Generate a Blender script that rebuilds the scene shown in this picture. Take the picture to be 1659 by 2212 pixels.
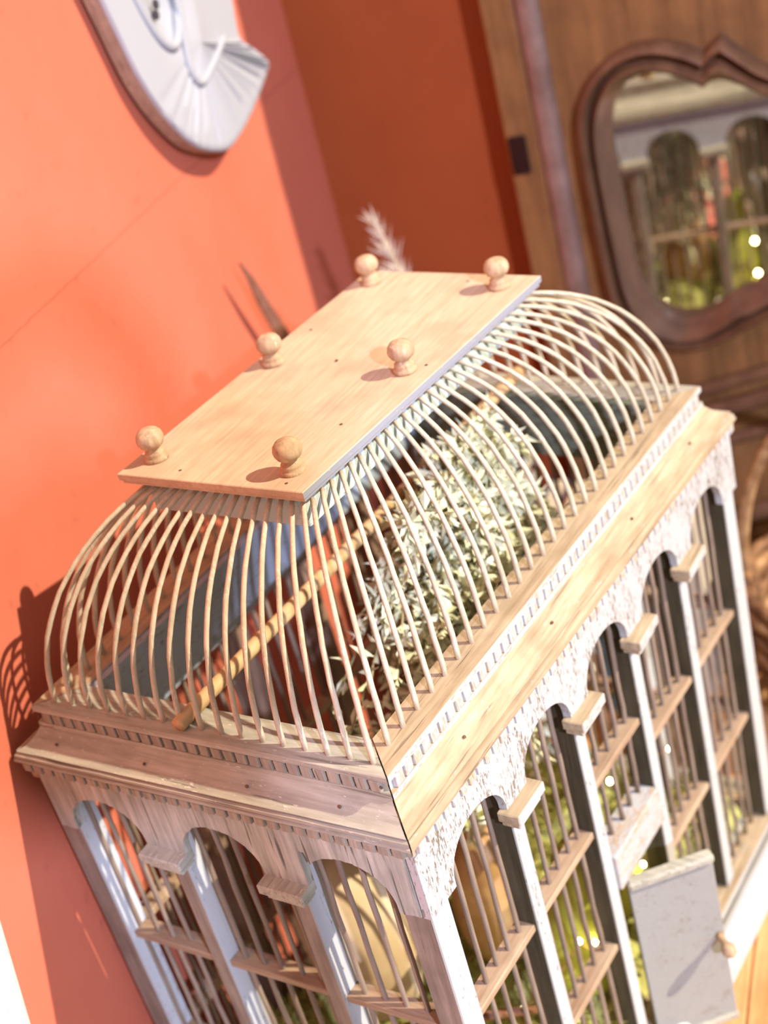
import bpy, bmesh, math, random
from mathutils import Vector, Matrix
random.seed(7)
S = bpy.context.scene
for o in list(bpy.data.objects): bpy.data.objects.remove(o, do_unlink=True)
Z0 = 1.14                       # height of the frieze's lower edge above the floor; all coordinates below are measured from it
COL = S.collection

# ------------------------------------------------------------------ camera
cd = bpy.data.cameras.new('camera'); cam = bpy.data.objects.new('camera', cd); COL.objects.link(cam)
R_ = ((0.83798676, 0.49422551, -0.23134245), (0.08901096, -0.54206424, -0.8356096), (-0.53838205, 0.67963777, -0.49823415))
cam.matrix_world = Matrix(((R_[0][0], -R_[1][0], -R_[2][0], 0.57139281), (R_[0][1], -R_[1][1], -R_[2][1], -0.72177861),
                           (R_[0][2], -R_[1][2], -R_[2][2], 0.64435065 + Z0), (0, 0, 0, 1)))
cd.sensor_fit = 'HORIZONTAL'; cd.sensor_width = 36; cd.lens = 3154.867 / 1659 * 36
cd.clip_start = 0.05; cd.clip_end = 60
cd.dof.use_dof = True; cd.dof.focus_distance = 0.875; cd.dof.aperture_fstop = 6.6
S.camera = cam

# ------------------------------------------------------------------ light
def srgb(r, g, b):
    f = lambda c: (c / 255 / 12.92) if c / 255 <= 0.04045 else ((c / 255 + 0.055) / 1.055) ** 2.4
    return (f(r), f(g), f(b), 1)
W = bpy.data.worlds.new('room_daylight'); S.world = W; W.use_nodes = True
bg = W.node_tree.nodes['Background']; bg.inputs[0].default_value = (0.92, 0.97, 0.95, 1); bg.inputs[1].default_value = 0.46
sd = bpy.data.lights.new('sun', 'SUN'); sun = bpy.data.objects.new('sun', sd); COL.objects.link(sun)
SUN = Vector((1.10, 0.36, 1.0)).normalized()
sun.rotation_euler = SUN.to_track_quat('Z', 'Y').to_euler(); sun.location = (3, 1.2, Z0 + 3)
sd.energy = 5.1; sd.color = (1.0, 0.89, 0.70); sd.angle = math.radians(0.6)
# cool daylight of the shop window behind the photographer
ad = bpy.data.lights.new('window_light', 'AREA'); al = bpy.data.objects.new('window_light', ad); COL.objects.link(al)
WDIR = Vector((0.80, -0.54, 0.42)).normalized(); WPT = Vector((-0.25, 0.08, 0.22 + Z0))
al.location = WPT + WDIR * 3.2; al.rotation_euler = WDIR.to_track_quat('Z', 'Y').to_euler()
ad.shape = 'DISK'; ad.size = 0.07; ad.energy = 112; ad.color = (0.62, 0.66, 0.95)
S.view_settings.view_transform = 'Standard'; S.view_settings.look = 'None'
S.view_settings.exposure = 0.2; S.view_settings.gamma = 1; S.view_settings.use_curve_mapping = False

# ------------------------------------------------------------------ helpers
def thing(name, label, cat, loc, group=None, rz=0.0):
    o = bpy.data.objects.new(name, None); COL.objects.link(o); o.empty_display_size = 0.02
    o.location = (loc[0], loc[1], loc[2] + Z0); o.rotation_euler = (0, 0, rz)
    tag(o, label, cat, group); return o
def tag(o, label=None, cat=None, group=None, kind=None):
    if label: o['label'] = label
    if cat: o['category'] = cat
    if group: o['group'] = group
    if kind: o['kind'] = kind
    return o
class MB:
    def __init__(s): s.v = []; s.f = []
    def add(s, v, f):
        n = len(s.v); s.v += [tuple(p) for p in v]; s.f += [tuple(i + n for i in q) for q in f]; return s
    def box(s, x0, x1, y0, y1, z0, z1):
        return s.add([(x0, y0, z0), (x1, y0, z0), (x1, y1, z0), (x0, y1, z0), (x0, y0, z1), (x1, y0, z1), (x1, y1, z1), (x0, y1, z1)],
                     [(0, 3, 2, 1), (4, 5, 6, 7), (0, 1, 5, 4), (1, 2, 6, 5), (2, 3, 7, 6), (3, 0, 4, 7)])
    def tube(s, path, rad, n=8, cap=True, jit=0.0):
        P = [Vector(p) for p in path]; R = rad if isinstance(rad, (list, tuple)) else [rad] * len(P)
        v = []; ref = None
        for i, p in enumerate(P):
            t = (P[min(i + 1, len(P) - 1)] - P[max(i - 1, 0)]).normalized()
            if ref is None: ref = t.orthogonal().normalized()
            ref = (ref - t * ref.dot(t)).normalized(); b = t.cross(ref)
            for k in range(n):
                a = 2 * math.pi * k / n; rr = R[i] * (1 + random.uniform(-jit, jit))
                v.append(p + (ref * math.cos(a) + b * math.sin(a)) * rr)
        f = [(i * n + k, i * n + (k + 1) % n, (i + 1) * n + (k + 1) % n, (i + 1) * n + k) for i in range(len(P) - 1) for k in range(n)]
        if cap: f += [tuple(range(n - 1, -1, -1)), tuple((len(P) - 1) * n + k for k in range(n))]
        return s.add(v, f)
    def lathe(s, prof, n=24, c=(0, 0, 0), rib=None):
        v = []
        for (r, z) in prof:
            for k in range(n):
                a = 2 * math.pi * k / n; q = r * (1 + (rib[0] * (abs(math.sin(a * rib[1] / 2)) - .6) if rib else 0))
                v.append((c[0] + q * math.cos(a), c[1] + q * math.sin(a), c[2] + z))
        m = len(prof)
        f = [(i * n + k, i * n + (k + 1) % n, (i + 1) * n + (k + 1) % n, (i + 1) * n + k) for i in range(m - 1) for k in range(n)]
        f += [tuple(range(n - 1, -1, -1)), tuple((m - 1) * n + k for k in range(n))]
        return s.add(v, f)
    def prism(s, poly, z0, z1):     # polygon in x,y
        n = len(poly)
        return s.add([(x, y, z0) for x, y in poly] + [(x, y, z1) for x, y in poly],
                     [tuple(range(n - 1, -1, -1)), tuple(range(n, 2 * n))] + [(i, (i + 1) % n, n + (i + 1) % n, n + i) for i in range(n)])
def bevel(o, w, seg=1):
    m = o.modifiers.new('edge', 'BEVEL'); m.width = w; m.segments = seg; m.limit_method = 'ANGLE'; return o
def obj(name, mb, mat, parent=None, smooth=False, xf=None, loc=None, rot=None, fix=True):
    v = [xf(p) for p in mb.v] if xf else mb.v
    if parent is not None and loc is None:
        pl = parent.location; g = parent
        off = Vector((0, 0, 0)); 
        while g is not None: off += g.location; g = g.parent
        v = [(p[0] - off[0], p[1] - off[1], p[2] + Z0 - off[2]) for p in v]
    elif loc is None:
        v = [(p[0], p[1], p[2] + Z0) for p in v]
    me = bpy.data.meshes.new(name); me.from_pydata([tuple(p) for p in v], [], mb.f)
    if fix:
        bm = bmesh.new(); bm.from_mesh(me); bmesh.ops.recalc_face_normals(bm, faces=bm.faces[:]); bm.to_mesh(me); bm.free()
    if smooth: me.polygons.foreach_set('use_smooth', [True] * len(me.polygons))
    me.materials.append(mat)
    o = bpy.data.objects.new(name, me); COL.objects.link(o)
    if parent is not None: o.parent = parent
    if loc is not None: place(o, loc, rot)
    return o
def place(o, loc, rot=None):
    off = Vector((0, 0, 0)); g = o.parent
    while g is not None: off += g.location; g = g.parent
    o.location = (loc[0] - off[0], loc[1] - off[1], loc[2] + Z0 - off[2])
    if rot is not None: o.rotation_euler = rot
    return o
def dup(o, loc, rot=None, parent=None):
    c = o.copy(); COL.objects.link(c); c.parent = parent if parent is not None else o.parent
    return place(c, loc, rot)
def autosmooth(o, deg=35):
    o.data.polygons.foreach_set('use_smooth', [True] * len(o.data.polygons))
    bm = bmesh.new(); bm.from_mesh(o.data)
    for e in bm.edges:
        if len(e.link_faces) == 2 and e.calc_face_angle(0) > math.radians(deg): e.smooth = False
    bm.to_mesh(o.data); bm.free(); return o

# ------------------------------------------------------------------ materials
def nodes(name):
    m = bpy.data.materials.new(name); m.use_nodes = True; t = m.node_tree
    return m, t, t.nodes['Principled BSDF']
def N(t, typ, **k):
    n = t.nodes.new(typ)
    for a, b in k.items(): setattr(n, a, b)
    return n
def mixc(t, fac, a, b):
    n = N(t, 'ShaderNodeMix', data_type='RGBA')
    for sock, val in ((n.inputs[0], fac), (n.inputs[6], a), (n.inputs[7], b)):
        if hasattr(val, 'is_output'): t.links.new(val, sock)
        else: sock.default_value = val
    return n.outputs[2]
def ramp(t, src, a, b, c0=0.0, c1=1.0):
    n = N(t, 'ShaderNodeMapRange'); n.inputs[1].default_value = a; n.inputs[2].default_value = b
    n.inputs[3].default_value = c0; n.inputs[4].default_value = c1; t.links.new(src, n.inputs[0]); return n.outputs[0]
def mth(t, op, a, b=None):
    n = N(t, 'ShaderNodeMath', operation=op)
    for s, v in zip(n.inputs, (a, b)):
        if v is None: continue
        if hasattr(v, 'is_output'): t.links.new(v, s)
        else: s.default_value = v
    return n.outputs[0]
def coords(t, scale, rnd=True):
    tc = N(t, 'ShaderNodeTexCoord'); mp = N(t, 'ShaderNodeMapping'); mp.inputs[3].default_value = scale
    if rnd:
        oi = N(t, 'ShaderNodeObjectInfo'); ad_ = N(t, 'ShaderNodeVectorMath', operation='ADD')
        ml = N(t, 'ShaderNodeVectorMath', operation='SCALE'); ml.inputs[0].default_value = (3.7, 5.1, 4.3)
        t.links.new(oi.outputs['Random'], ml.inputs['Scale']); t.links.new(tc.outputs['Object'], ad_.inputs[0]); t.links.new(ml.outputs[0], ad_.inputs[1])
        t.links.new(ad_.outputs[0], mp.inputs[0])
    else: t.links.new(tc.outputs['Object'], mp.inputs[0])
    return mp.outputs[0], tc
def noise(t, vec, sc, det=4, rough=.6):
    n = N(t, 'ShaderNodeTexNoise'); n.inputs['Scale'].default_value = sc; n.inputs['Detail'].default_value = det; n.inputs['Roughness'].default_value = rough
    t.links.new(vec, n.inputs['Vector']); return n.outputs['Fac']
def wood(name, dark, light, axis='y', paint=None, amt=0.0, side_paint=None, side_amt=0.0, rough=.75, bump=.4, fine=1.0, crack=.5):
    """weathered wood; paint = flaking paint on all faces, side_paint = what is left of the paint on the faces that look along x"""
    m, t, p = nodes(name)
    sc = {'x': (6, 90, 90), 'y': (90, 6, 90), 'z': (90, 90, 6)}[axis]
    v, tc = coords(t, sc)
    g = noise(t, v, 2.2 * fine, 6, .65); v2, _ = coords(t, (30, 30, 30)); b = noise(t, v2, 1.0, 3, .5)
    c = mixc(t, ramp(t, g, .3, .7), dark, light)
    c = mixc(t, ramp(t, b, .45, .75, 0, .45), c, tuple(x * .72 for x in dark[:3]) + (1,))
    sc3 = {'x': (14, 330, 330), 'y': (330, 14, 330), 'z': (330, 330, 14)}[axis]
    v3, _ = coords(t, sc3); cr = noise(t, v3, 1.0, 2, .5); crk = ramp(t, cr, .30, .36, 1, 0)
    c = mixc(t, mth(t, 'MULTIPLY', crk, crack), c, tuple(x * .25 for x in dark[:3]) + (1,))
    sc4 = {'x': (150, 640, 640), 'y': (640, 150, 640), 'z': (640, 640, 150)}[axis]
    v4, _ = coords(t, sc4); fl = noise(t, v4, 1.0, 5, .7); v5, _ = coords(t, {'x': (30, 90, 90), 'y': (90, 30, 90), 'z': (90, 90, 30)}[axis]); fl2 = noise(t, v5, 1, 2, .5)
    f = mth(t, 'ADD', mth(t, 'MULTIPLY', fl, .72), mth(t, 'MULTIPLY', fl2, .28))
    msk = None
    if paint:
        msk = ramp(t, f, .62 - .3 * amt, .66 - .3 * amt)
        c = mixc(t, msk, c, paint)
    if side_paint:
        sp = N(t, 'ShaderNodeSeparateXYZ'); t.links.new(tc.outputs['Normal'], sp.inputs[0])
        nx = ramp(t, mth(t, 'ABSOLUTE', sp.outputs[0]), .6, .8)
        ms = mth(t, 'MULTIPLY', ramp(t, f, .62 - .3 * side_amt, .66 - .3 * side_amt), nx)
        c = mixc(t, ms, c, side_paint); msk = ms
    t.links.new(c, p.inputs['Base Color']); p.inputs['Roughness'].default_value = rough
    p.inputs['Specular IOR Level'].default_value = .25
    h = mth(t, 'SUBTRACT', mth(t, 'MULTIPLY', g, .5), mth(t, 'MULTIPLY', crk, .5))
    if msk is not None: h = mth(t, 'ADD', h, mth(t, 'MULTIPLY', msk, .3))
    bp = N(t, 'ShaderNodeBump'); bp.inputs['Strength'].default_value = bump; bp.inputs['Distance'].default_value = .001
    t.links.new(h, bp.inputs['Height']); t.links.new(bp.outputs[0], p.inputs['Normal'])
    return m
def plain(name, c1, c2=None, sc=40, rough=.6, bump=0.0, spec=.3, metallic=0.0, trans=0.0):
    m, t, p = nodes(name); v, _ = coords(t, (1, 1, 1)); n = noise(t, v, sc, 4, .6)
    c2 = c2 or tuple(x * .75 for x in c1[:3]) + (1,)
    t.links.new(mixc(t, ramp(t, n, .35, .65), c2, c1), p.inputs['Base Color'])
    p.inputs['Roughness'].default_value = rough; p.inputs['Specular IOR Level'].default_value = spec; p.inputs['Metallic'].default_value = metallic
    if bump:
        bp = N(t, 'ShaderNodeBump'); bp.inputs['Strength'].default_value = bump; bp.inputs['Distance'].default_value = .002
        t.links.new(n, bp.inputs['Height']); t.links.new(bp.outputs[0], p.inputs['Normal'])
    return m
WHITE = srgb(182, 180, 177); BLUE = srgb(172, 186, 196)
M_roof = wood('roof_wood', srgb(188, 162, 132), srgb(214, 190, 160), 'y', side_paint=srgb(150, 150, 158), side_amt=.85, rough=.7, bump=.15, fine=1.6, crack=.12)
M_tan_x = wood('bare_wood_x', srgb(148, 143, 126), srgb(190, 184, 166), 'x', paint=srgb(206, 196, 180), amt=.12, bump=.5)
M_tan_y = wood('bare_wood_y', srgb(150, 126, 96), srgb(202, 178, 146), 'y', paint=WHITE, amt=.08, bump=.45)
M_ledge_y = wood('ledge_wood_y', srgb(150, 128, 98), srgb(198, 176, 144), 'y', side_paint=WHITE, side_amt=.72, bump=.45)
M_front_x = wood('front_weathered', srgb(138, 138, 126), srgb(200, 196, 182), 'z', bump=.8, crack=.75)
M_white_y = wood('white_flaking_z', srgb(122, 104, 88), srgb(158, 136, 114), 'z', paint=WHITE, amt=.70, bump=.8, crack=.6)
M_white_l = wood('white_flaking_y', srgb(172, 140, 112), srgb(200, 170, 138), 'y', paint=WHITE, amt=.6, bump=.5, crack=.3)
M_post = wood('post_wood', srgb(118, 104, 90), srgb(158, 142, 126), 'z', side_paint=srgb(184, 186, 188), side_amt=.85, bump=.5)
M_post_shade = wood('post_wood_shaded', srgb(62, 54, 38), srgb(88, 79, 58), 'z', side_paint=srgb(184, 184, 182), side_amt=.85, bump=.5)  # wood tone darkened to put shade on the posts' y-facing sides
M_post_w = wood('post_bare', srgb(118, 94, 78), srgb(156, 128, 106), 'z', bump=.5)
M_base = wood('base_white', srgb(186, 160, 138), srgb(200, 178, 158), 'y', paint=srgb(190, 187, 183), amt=.95, bump=.3, crack=.15)
M_bar_low = wood('lower_bar_wood', srgb(118, 98, 84), srgb(158, 140, 120), 'z', bump=.25, crack=.1)
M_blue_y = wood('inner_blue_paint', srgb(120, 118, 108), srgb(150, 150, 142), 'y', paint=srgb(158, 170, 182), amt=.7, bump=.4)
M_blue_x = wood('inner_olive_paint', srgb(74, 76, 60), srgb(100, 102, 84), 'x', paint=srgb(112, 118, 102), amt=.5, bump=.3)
M_far = wood('far_side_paint', srgb(140, 132, 130), srgb(160, 152, 150), 'z', paint=srgb(170, 172, 182), amt=.7, bump=.4)
M_rim = wood('rim_paint', srgb(128, 132, 126), srgb(160, 168, 164), 'y', paint=srgb(186, 200, 196), amt=.85, bump=.2, crack=.2)
M_bar = wood('bar_wood', srgb(182, 166, 140), srgb(212, 198, 172), 'z', paint=srgb(208, 200, 178), amt=.25, bump=.2, crack=.06)
M_knob = wood('knob_wood', srgb(158, 128, 98), srgb(206, 176, 140), 'z', paint=srgb(196, 184, 160), amt=.15, bump=.3, crack=.2)
M_perch = wood('perch_wood', srgb(180, 148, 104), srgb(212, 180, 134), 'y', bump=.2, crack=.15)
M_door = wood('door_paint', srgb(128, 112, 98), srgb(150, 136, 122), 'x', paint=srgb(152, 152, 145), amt=.78, bump=.5)

# ------------------------------------------------------------------ room
ANG = math.atan2(.2355, .972)
E_ = Vector((math.cos(ANG), math.sin(ANG), 0)); Nn = Vector((math.sin(ANG), -math.cos(ANG), 0))
COR = Vector((-.360, .5175, 0)); COR2 = Vector((-.4091, .579, 0)); UL = Vector((-.280, 1, 0)).normalized()       # along the left wall
def wallmat(name, c1, c2, seam=None):
    m, t, p = nodes(name); v, tc = coords(t, (1, 1, 1), False)
    n = noise(t, v, 5, 6, .6); n2 = noise(t, v, 60, 3, .5)
    c = mixc(t, ramp(t, n, .3, .7), c1, c2); c = mixc(t, ramp(t, n2, .66, .74, 0, .25), c, tuple(x * .6 for x in c1[:3]) + (1,))
    if seam is not None:
        sp = N(t, 'ShaderNodeSeparateXYZ'); t.links.new(tc.outputs['Object'], sp.inputs[0])
        d = mth(t, 'ABSOLUTE', mth(t, 'ADD', mth(t, 'SUBTRACT', mth(t, 'ADD', sp.outputs[2], mth(t, 'MULTIPLY', sp.outputs[1], .02)), seam), mth(t, 'MULTIPLY', mth(t, 'SUBTRACT', n2, .5), .004)))
        c = mixc(t, ramp(t, d, .0003, .0012, .45, 0), c, tuple(x * .5 for x in c1[:3]) + (1,))
    t.links.new(c, p.inputs['Base Color']); p.inputs['Roughness'].default_value = .6; p.inputs['Specular IOR Level'].default_value = .25
    bp = N(t, 'ShaderNodeBump'); bp.inputs['Strength'].default_value = .15; bp.inputs['Distance'].default_value = .002
    t.links.new(n2, bp.inputs['Height']); t.links.new(bp.outputs[0], p.inputs['Normal'])
    return m
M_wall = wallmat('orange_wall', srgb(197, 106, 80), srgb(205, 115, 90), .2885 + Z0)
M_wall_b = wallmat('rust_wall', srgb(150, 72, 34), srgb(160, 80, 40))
def slab(name, a, b, thick_dir, z0, z1, mat):
    a, b, d = Vector(a), Vector(b), Vector(thick_dir)
    mb = MB(); mb.add([(q.x, q.y, z) for z in (z0, z1) for q in (a, b, b + d, a + d)], [(0, 1, 2, 3), (4, 5, 6, 7), (0, 1, 5, 4), (1, 2, 6, 5), (2, 3, 7, 6), (3, 0, 4, 7)])
    return tag(obj(name, mb, mat), kind='structure')
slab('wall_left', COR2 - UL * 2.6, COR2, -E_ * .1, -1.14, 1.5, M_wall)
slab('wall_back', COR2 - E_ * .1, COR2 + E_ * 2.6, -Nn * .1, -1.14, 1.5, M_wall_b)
fm = MB(); fm.box(-1.5, 3.2, -3.2, 2.4, -1.20, -1.14)
tag(obj('floor', fm, wood('floor_boards', srgb(104, 96, 88), srgb(136, 126, 114), 'y')), kind='structure')

# ------------------------------------------------------------------ table
M_table = wood('table_wood', srgb(190, 132, 80), srgb(218, 168, 114), 'y', rough=.4, bump=.15, fine=.8, crack=.35)
TC = COR - Vector((-.2355, .972, 0)) * .62 + E_ * .482
tb = thing('side_table', 'warm orange wooden plank table carrying the birdcage', 'table', (TC.x, TC.y, -1.14), rz=ANG)
def tlocal(mb): return [(p[0], p[1], p[2]) for p in mb.v]
for i in range(9):
    mb = MB(); x0 = -.43 + i * .0955; mb.box(x0 + .0006, x0 + .0949, -.300, .56, .722, .75)
    o = obj('plank', mb, M_table, tb, loc=(TC.x, TC.y, -1.14)); o.location = (0, 0, 0); bevel(o, .0012)
for sx in (-1, 1):
    for sy in (-1, 1):
        mb = MB(); mb.box(sx * .38 - .025, sx * .38 + .025, (.48 if sy > 0 else -.27) - .025, (.48 if sy > 0 else -.27) + .025, 0, .722)
        o = obj('leg', mb, M_table, tb, loc=(0, 0, 0)); o.location = (0, 0, 0)
mb = MB(); mb.box(-.40, .40, -.29, -.27, .64, .722); mb.box(-.40, .40, .50, .52, .64, .722)
mb.box(-.40, -.38, -.27, .5, .64, .722); mb.box(.38, .40, -.27, .5, .64, .722)
o = obj('apron', mb, M_table, tb, loc=(0, 0, 0)); o.location = (0, 0, 0)

# ------------------------------------------------------------------ birdcage
A, L = .16, .2529
ZB = -.355
def Wp(p):
    x = p[0] + .0276 * p[1]; return (x, p[1], p[2] - .104 * x * p[1] * (1 if p[2] > -.2 else .3))
def Wpl(p):
    x, y = p[0], p[1]; return Wp((x + .0205 * y - .0026, y - .0205 * x - .0011, p[2]))
cage = thing('birdcage', 'weathered wooden birdcage with arched sides and a domed roof of thin bars', 'birdcage', (0, 0, -.389))
def part(name, mb, mat, smooth=False, bev=0, xf=Wp, parent=None):
    o = obj(name, mb, mat, parent or cage, smooth, xf)
    if bev: bevel(o, bev)
    return o
def strip(side, prof, gap=0.0, nseg=10, wob=0.0):
    """mitred moulding along one side; prof = closed list of (offset from frieze plane, z)"""
    mb = MB(); n = len(prof); v = []
    for k in range(nseg + 1):
        u = -1 + 2 * k / nseg
        for (o, z) in prof:
            hx, hy = A + o, L + o
            jz = random.uniform(-wob, wob) if 0 < k < nseg else 0
            if side == '+x': v.append((hx, u * (hy - gap), z + jz))
            elif side == '-x': v.append((-hx, u * (hy - gap), z + jz))
            elif side == '-y': v.append((u * (hx - gap), -hy, z + jz))
            else: v.append((u * (hx - gap), hy, z + jz))
    f = [(k * n + i, k * n + (i + 1) % n, (k + 1) * n + (i + 1) % n, (k + 1) * n + i) for k in range(nseg) for i in range(n)]
    f += [tuple(range(n)), tuple(nseg * n + i for i in range(n))]
    return mb.add(v, f)
ledge_p = [(-.0153, .0996), (-.0147, .0990), (-.0147, .0952), (-.0180, .0948), (-.0180, .0862), (-.0150, .0858), (-.0147, .0824), (-.043, .0824), (-.043, .0996)]
cove_p = [(-.0150, .0824)] + [(-.0150 + .0150 * (k / 8), .0824 - .0126 * (1 - (1 - k / 8) ** 1.7)) for k in range(1, 9)] + [(.0006, .0694), (.0004, .0687), (-.026, .0687), (-.026, .0824)]
mould_p = [(-.020, .0686), (-.0050, .0686), (-.0050, .0676), (.0004, .0676), (.0020, .0668), (.0024, .0652), (.0010, .0648), (.0012, .0640), (.0032, .0634), (.0032, .0616), (.0002, .0612), (.0002, .0546), (-.020, .0546)]
base_p = [(-.03, -.3555), (.004, -.3555), (.006, -.352), (.012, -.351), (.016, -.354), (.0175, -.360), (.0175, -.366), (.021, -.369), (.022, -.389), (-.03, -.389)]
for s in ('+x', '-x', '-y', '+y'):
    mx = s[1] == 'x'
    autosmooth(part('ledge', strip(s, ledge_p, .0006), M_ledge_y if mx else M_tan_x), 25)
    autosmooth(part('cove_moulding', strip(s, cove_p, .0011 if s != '+x' else .0004), M_tan_y if mx else M_tan_x), 25)
    autosmooth(part('dentil_moulding', strip(s, mould_p, .0006, 16, .0004), M_tan_y if mx else M_tan_x), 25)
    part('base_moulding', strip(s, base_p), M_base if mx else M_tan_x, bev=.0008)
fl = MB(); fl.box(-A + .0005, A - .0005, -L + .0005, L - .0005, -.375, ZB - .0002); part('cage_floor', fl, M_tan_y)

# friezes with arches
def frieze(side, centers, r, h, half, zt=.0560, jag=0.0, th=.006, straight=None):
    us = [-half]; 
    bays = [(c - r, c + r) for c in centers]
    pts = []
    def zb(u):
        if straight is not None: return straight
        for c in centers:
            d = abs(u - c)
            if d < r: return .004 + (h - .004) * math.sqrt(max(0, 1 - (d / r) ** 2)) ** .95
        return 0.0
    u = -half; samples = []
    for c in centers:
        samples += [c - r - 1e-4, c - r + 1e-4] + [c - r * math.cos(math.pi * k / 22) for k in range(1, 22)] + [c + r - 1e-4, c + r + 1e-4]
    samples = sorted(set([-half, half] + samples + [(-half + 2 * half * k / 60) for k in range(61)]))
    mb = MB(); v = []
    for q in samples:
        z = zb(q) + (random.uniform(-jag, jag) if jag else 0)
        if jag and .0682 < q < .0735: z = max(z, .0335)          # splintered notch
        for dpt in (0, th):
            pl = (A - .002 - dpt) if side[1] == 'x' else (L - .002 - dpt)
            sg = 1 if side[0] == '+' else -1
            for zz in (z, zt): v.append((sg * pl, q, zz) if side[1] == 'x' else (q, sg * pl, zz))
    f = []
    for i in range(len(samples) - 1):
        a, b = i * 4, (i + 1) * 4
        f += [(a, b, b + 1, a + 1), (a + 2, a + 3, b + 3, b + 2), (a, a + 2, b + 2, b), (a + 1, b + 1, b + 3, a + 3)]
    e = (len(samples) - 1) * 4
    f += [(0, 1, 3, 2), (e, e + 2, e + 3, e + 1)]
    return mb.add(v, f)
PX, PY = .1013, .0938
cx3 = [-PX, 0, PX]; cy5 = [(i - 2) * PY for i in range(5)]
part('frieze', frieze('-y', cx3, .0335, .0345, A - .0094, jag=.0006), M_front_x)
part('frieze', frieze('+x', cy5, .0335, .0315, L - .0024), M_white_y)
part('frieze', frieze('+y', cx3, .0335, .0345, A - .0024), M_far)
part('frieze', frieze('-x', [], 0, 0, L - .0024, straight=.044), M_tan_y)
# inner lining boards below the ledge
def lining(side, zb):
    mb = MB(); a, l = A - .0436, L - .0436
    if side == '-x': mb.box(-a, -a + .006, -l, l, zb, .0985)
    elif side == '+x': mb.box(a + .002, a + .008, -l, l, zb, .0822)
    elif side == '+y': mb.box(-a + .0062, a - .0062, l - .006, l, zb, .0985)
    else: mb.box(-a + .0062, a - .0002, -l - .008, -l - .002, zb, .0822)
    return mb
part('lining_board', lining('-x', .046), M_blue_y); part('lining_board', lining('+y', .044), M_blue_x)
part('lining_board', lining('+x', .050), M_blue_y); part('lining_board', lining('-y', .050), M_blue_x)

# dentils: one mesh per direction, copied along the front and right sides; the two hidden sides are one joined part each
def dent_mesh(w, d, h, taper=.0006):
    mb = MB(); mb.add([(0, -w, -h), (d, -w + taper, -h), (d, w - taper, -h), (0, w, -h), (0, -w, h), (d, -w + taper, h), (d, w - taper, h), (0, w, h)],
                      [(0, 3, 2, 1), (4, 5, 6, 7), (0, 1, 5, 4), (1, 2, 6, 5), (2, 3, 7, 6), (3, 0, 4, 7)]); return mb
M_dent_f = wood('dentil_front', srgb(134, 124, 108), srgb(176, 164, 146), 'z', bump=.4)
M_dent_r = wood('dentil_right', srgb(182, 148, 116), srgb(206, 172, 140), 'z', paint=WHITE, amt=.6, bump=.4)
for (z, hh, o, dd) in ((.0905, .0042, -.0180, .0033), (.0579, .0032, .0002, .0030)):
    for side in ('-y', '+x'):
        half = (A if side == '-y' else L) + o - .003; n = round(2 * half / .0101); pt = 2 * half / n; proto = None
        rot = (0, 0, -math.pi / 2) if side == '-y' else (0, 0, 0)
        for k in range(n):
            u = -half + pt * (k + .5); p = (u, -(L + o), z) if side == '-y' else (A + o, u, z)
            rt = (random.uniform(-.05, .05), random.uniform(-.04, .04), rot[2] + random.uniform(-.03, .03))
            if proto is None:
                proto = obj('dentil', dent_mesh(pt / 2 - (.0007 if side == '-y' else .00045), dd, hh), M_dent_f if side == '-y' else M_dent_r, cage, loc=Wp(p), rot=rt)
                bevel(proto, .0004)
            else: dup(proto, Wp(p), rt)
    for side in ('+y', '-x'):
        half = (A if side == '+y' else L) + o - .003; n = round(2 * half / .0101); pt = 2 * half / n; mb = MB()
        for k in range(n):
            u = -half + pt * (k + .5); w = pt / 2 - .0007
            if side == '+y': mb.box(u - w, u + w, L + o, L + o + dd, z - hh, z + hh)
            else: mb.box(-A - o - dd, -A - o, u - w, u + w, z - hh, z + hh)
        tag(part('dentil_row', mb, M_dent_f), kind='stuff')

# posts, capitals, rails and the straight bars of the walls
def post_at(x, y, wx, wy, name='post', mat=None):
    mb = MB(); z1 = .050
    mb.box(x - wx, x + wx, y - wy, y + wy, ZB, z1); return part(name, mb, mat or M_post, bev=.0008)
for sx in (-1, 1):
    for sy in (-1, 1): post_at(sx * (A - .0145), sy * (L - .0145), .010, .010, 'corner_post', M_post_shade if (sx > 0 and sy > 0) else None)
yb = [(i - 1.5) * PY for i in range(4)]; xb = [-.5 * PX, .5 * PX]
for y in yb:
    post_at(A - .0165, y, .010, .0068, mat=M_post_shade); post_at(-(A - .0165), y, .010, .0068, mat=M_post_w)
for x in xb:
    post_at(x, -(L - .0165), .0068, .010); post_at(x, L - .0165, .0068, .010)
def cap_mesh(seed):
    mb = MB(); mb.box(-.004, .0125, -.0181, .0181, -.0055, .0025); mb.box(-.004, .0095, -.0150, .0150, -.0115, -.0055); return mb
capr = None
for i, y in enumerate(yb):
    p = Wp((A - .004, y, 0)); rt = (random.uniform(-.03, .03), 0, random.uniform(-.03, .03))
    if capr is None: capr = bevel(obj('capital', cap_mesh(1), M_ledge_y, cage, loc=p, rot=rt), .0008)
    else: dup(capr, p, rt)
capf = None
for sgn in (-1, 1):
    for x in xb:
        p = Wp((x, sgn * (L - .004), .001)); rt = (0, random.uniform(-.03, .03), sgn * math.pi / 2)
        if capf is None: capf = bevel(obj('capital', cap_mesh(2), M_tan_x, cage, loc=p, rot=rt), .001)
        else: dup(capf, p, rt)
M_rail = wood('rail_wood', srgb(150, 118, 92), srgb(190, 168, 140), 'y', bump=.35, crack=.2)
M_railx = wood('rail_wood_x', srgb(134, 104, 80), srgb(176, 152, 124), 'x', bump=.35, crack=.2)
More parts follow.
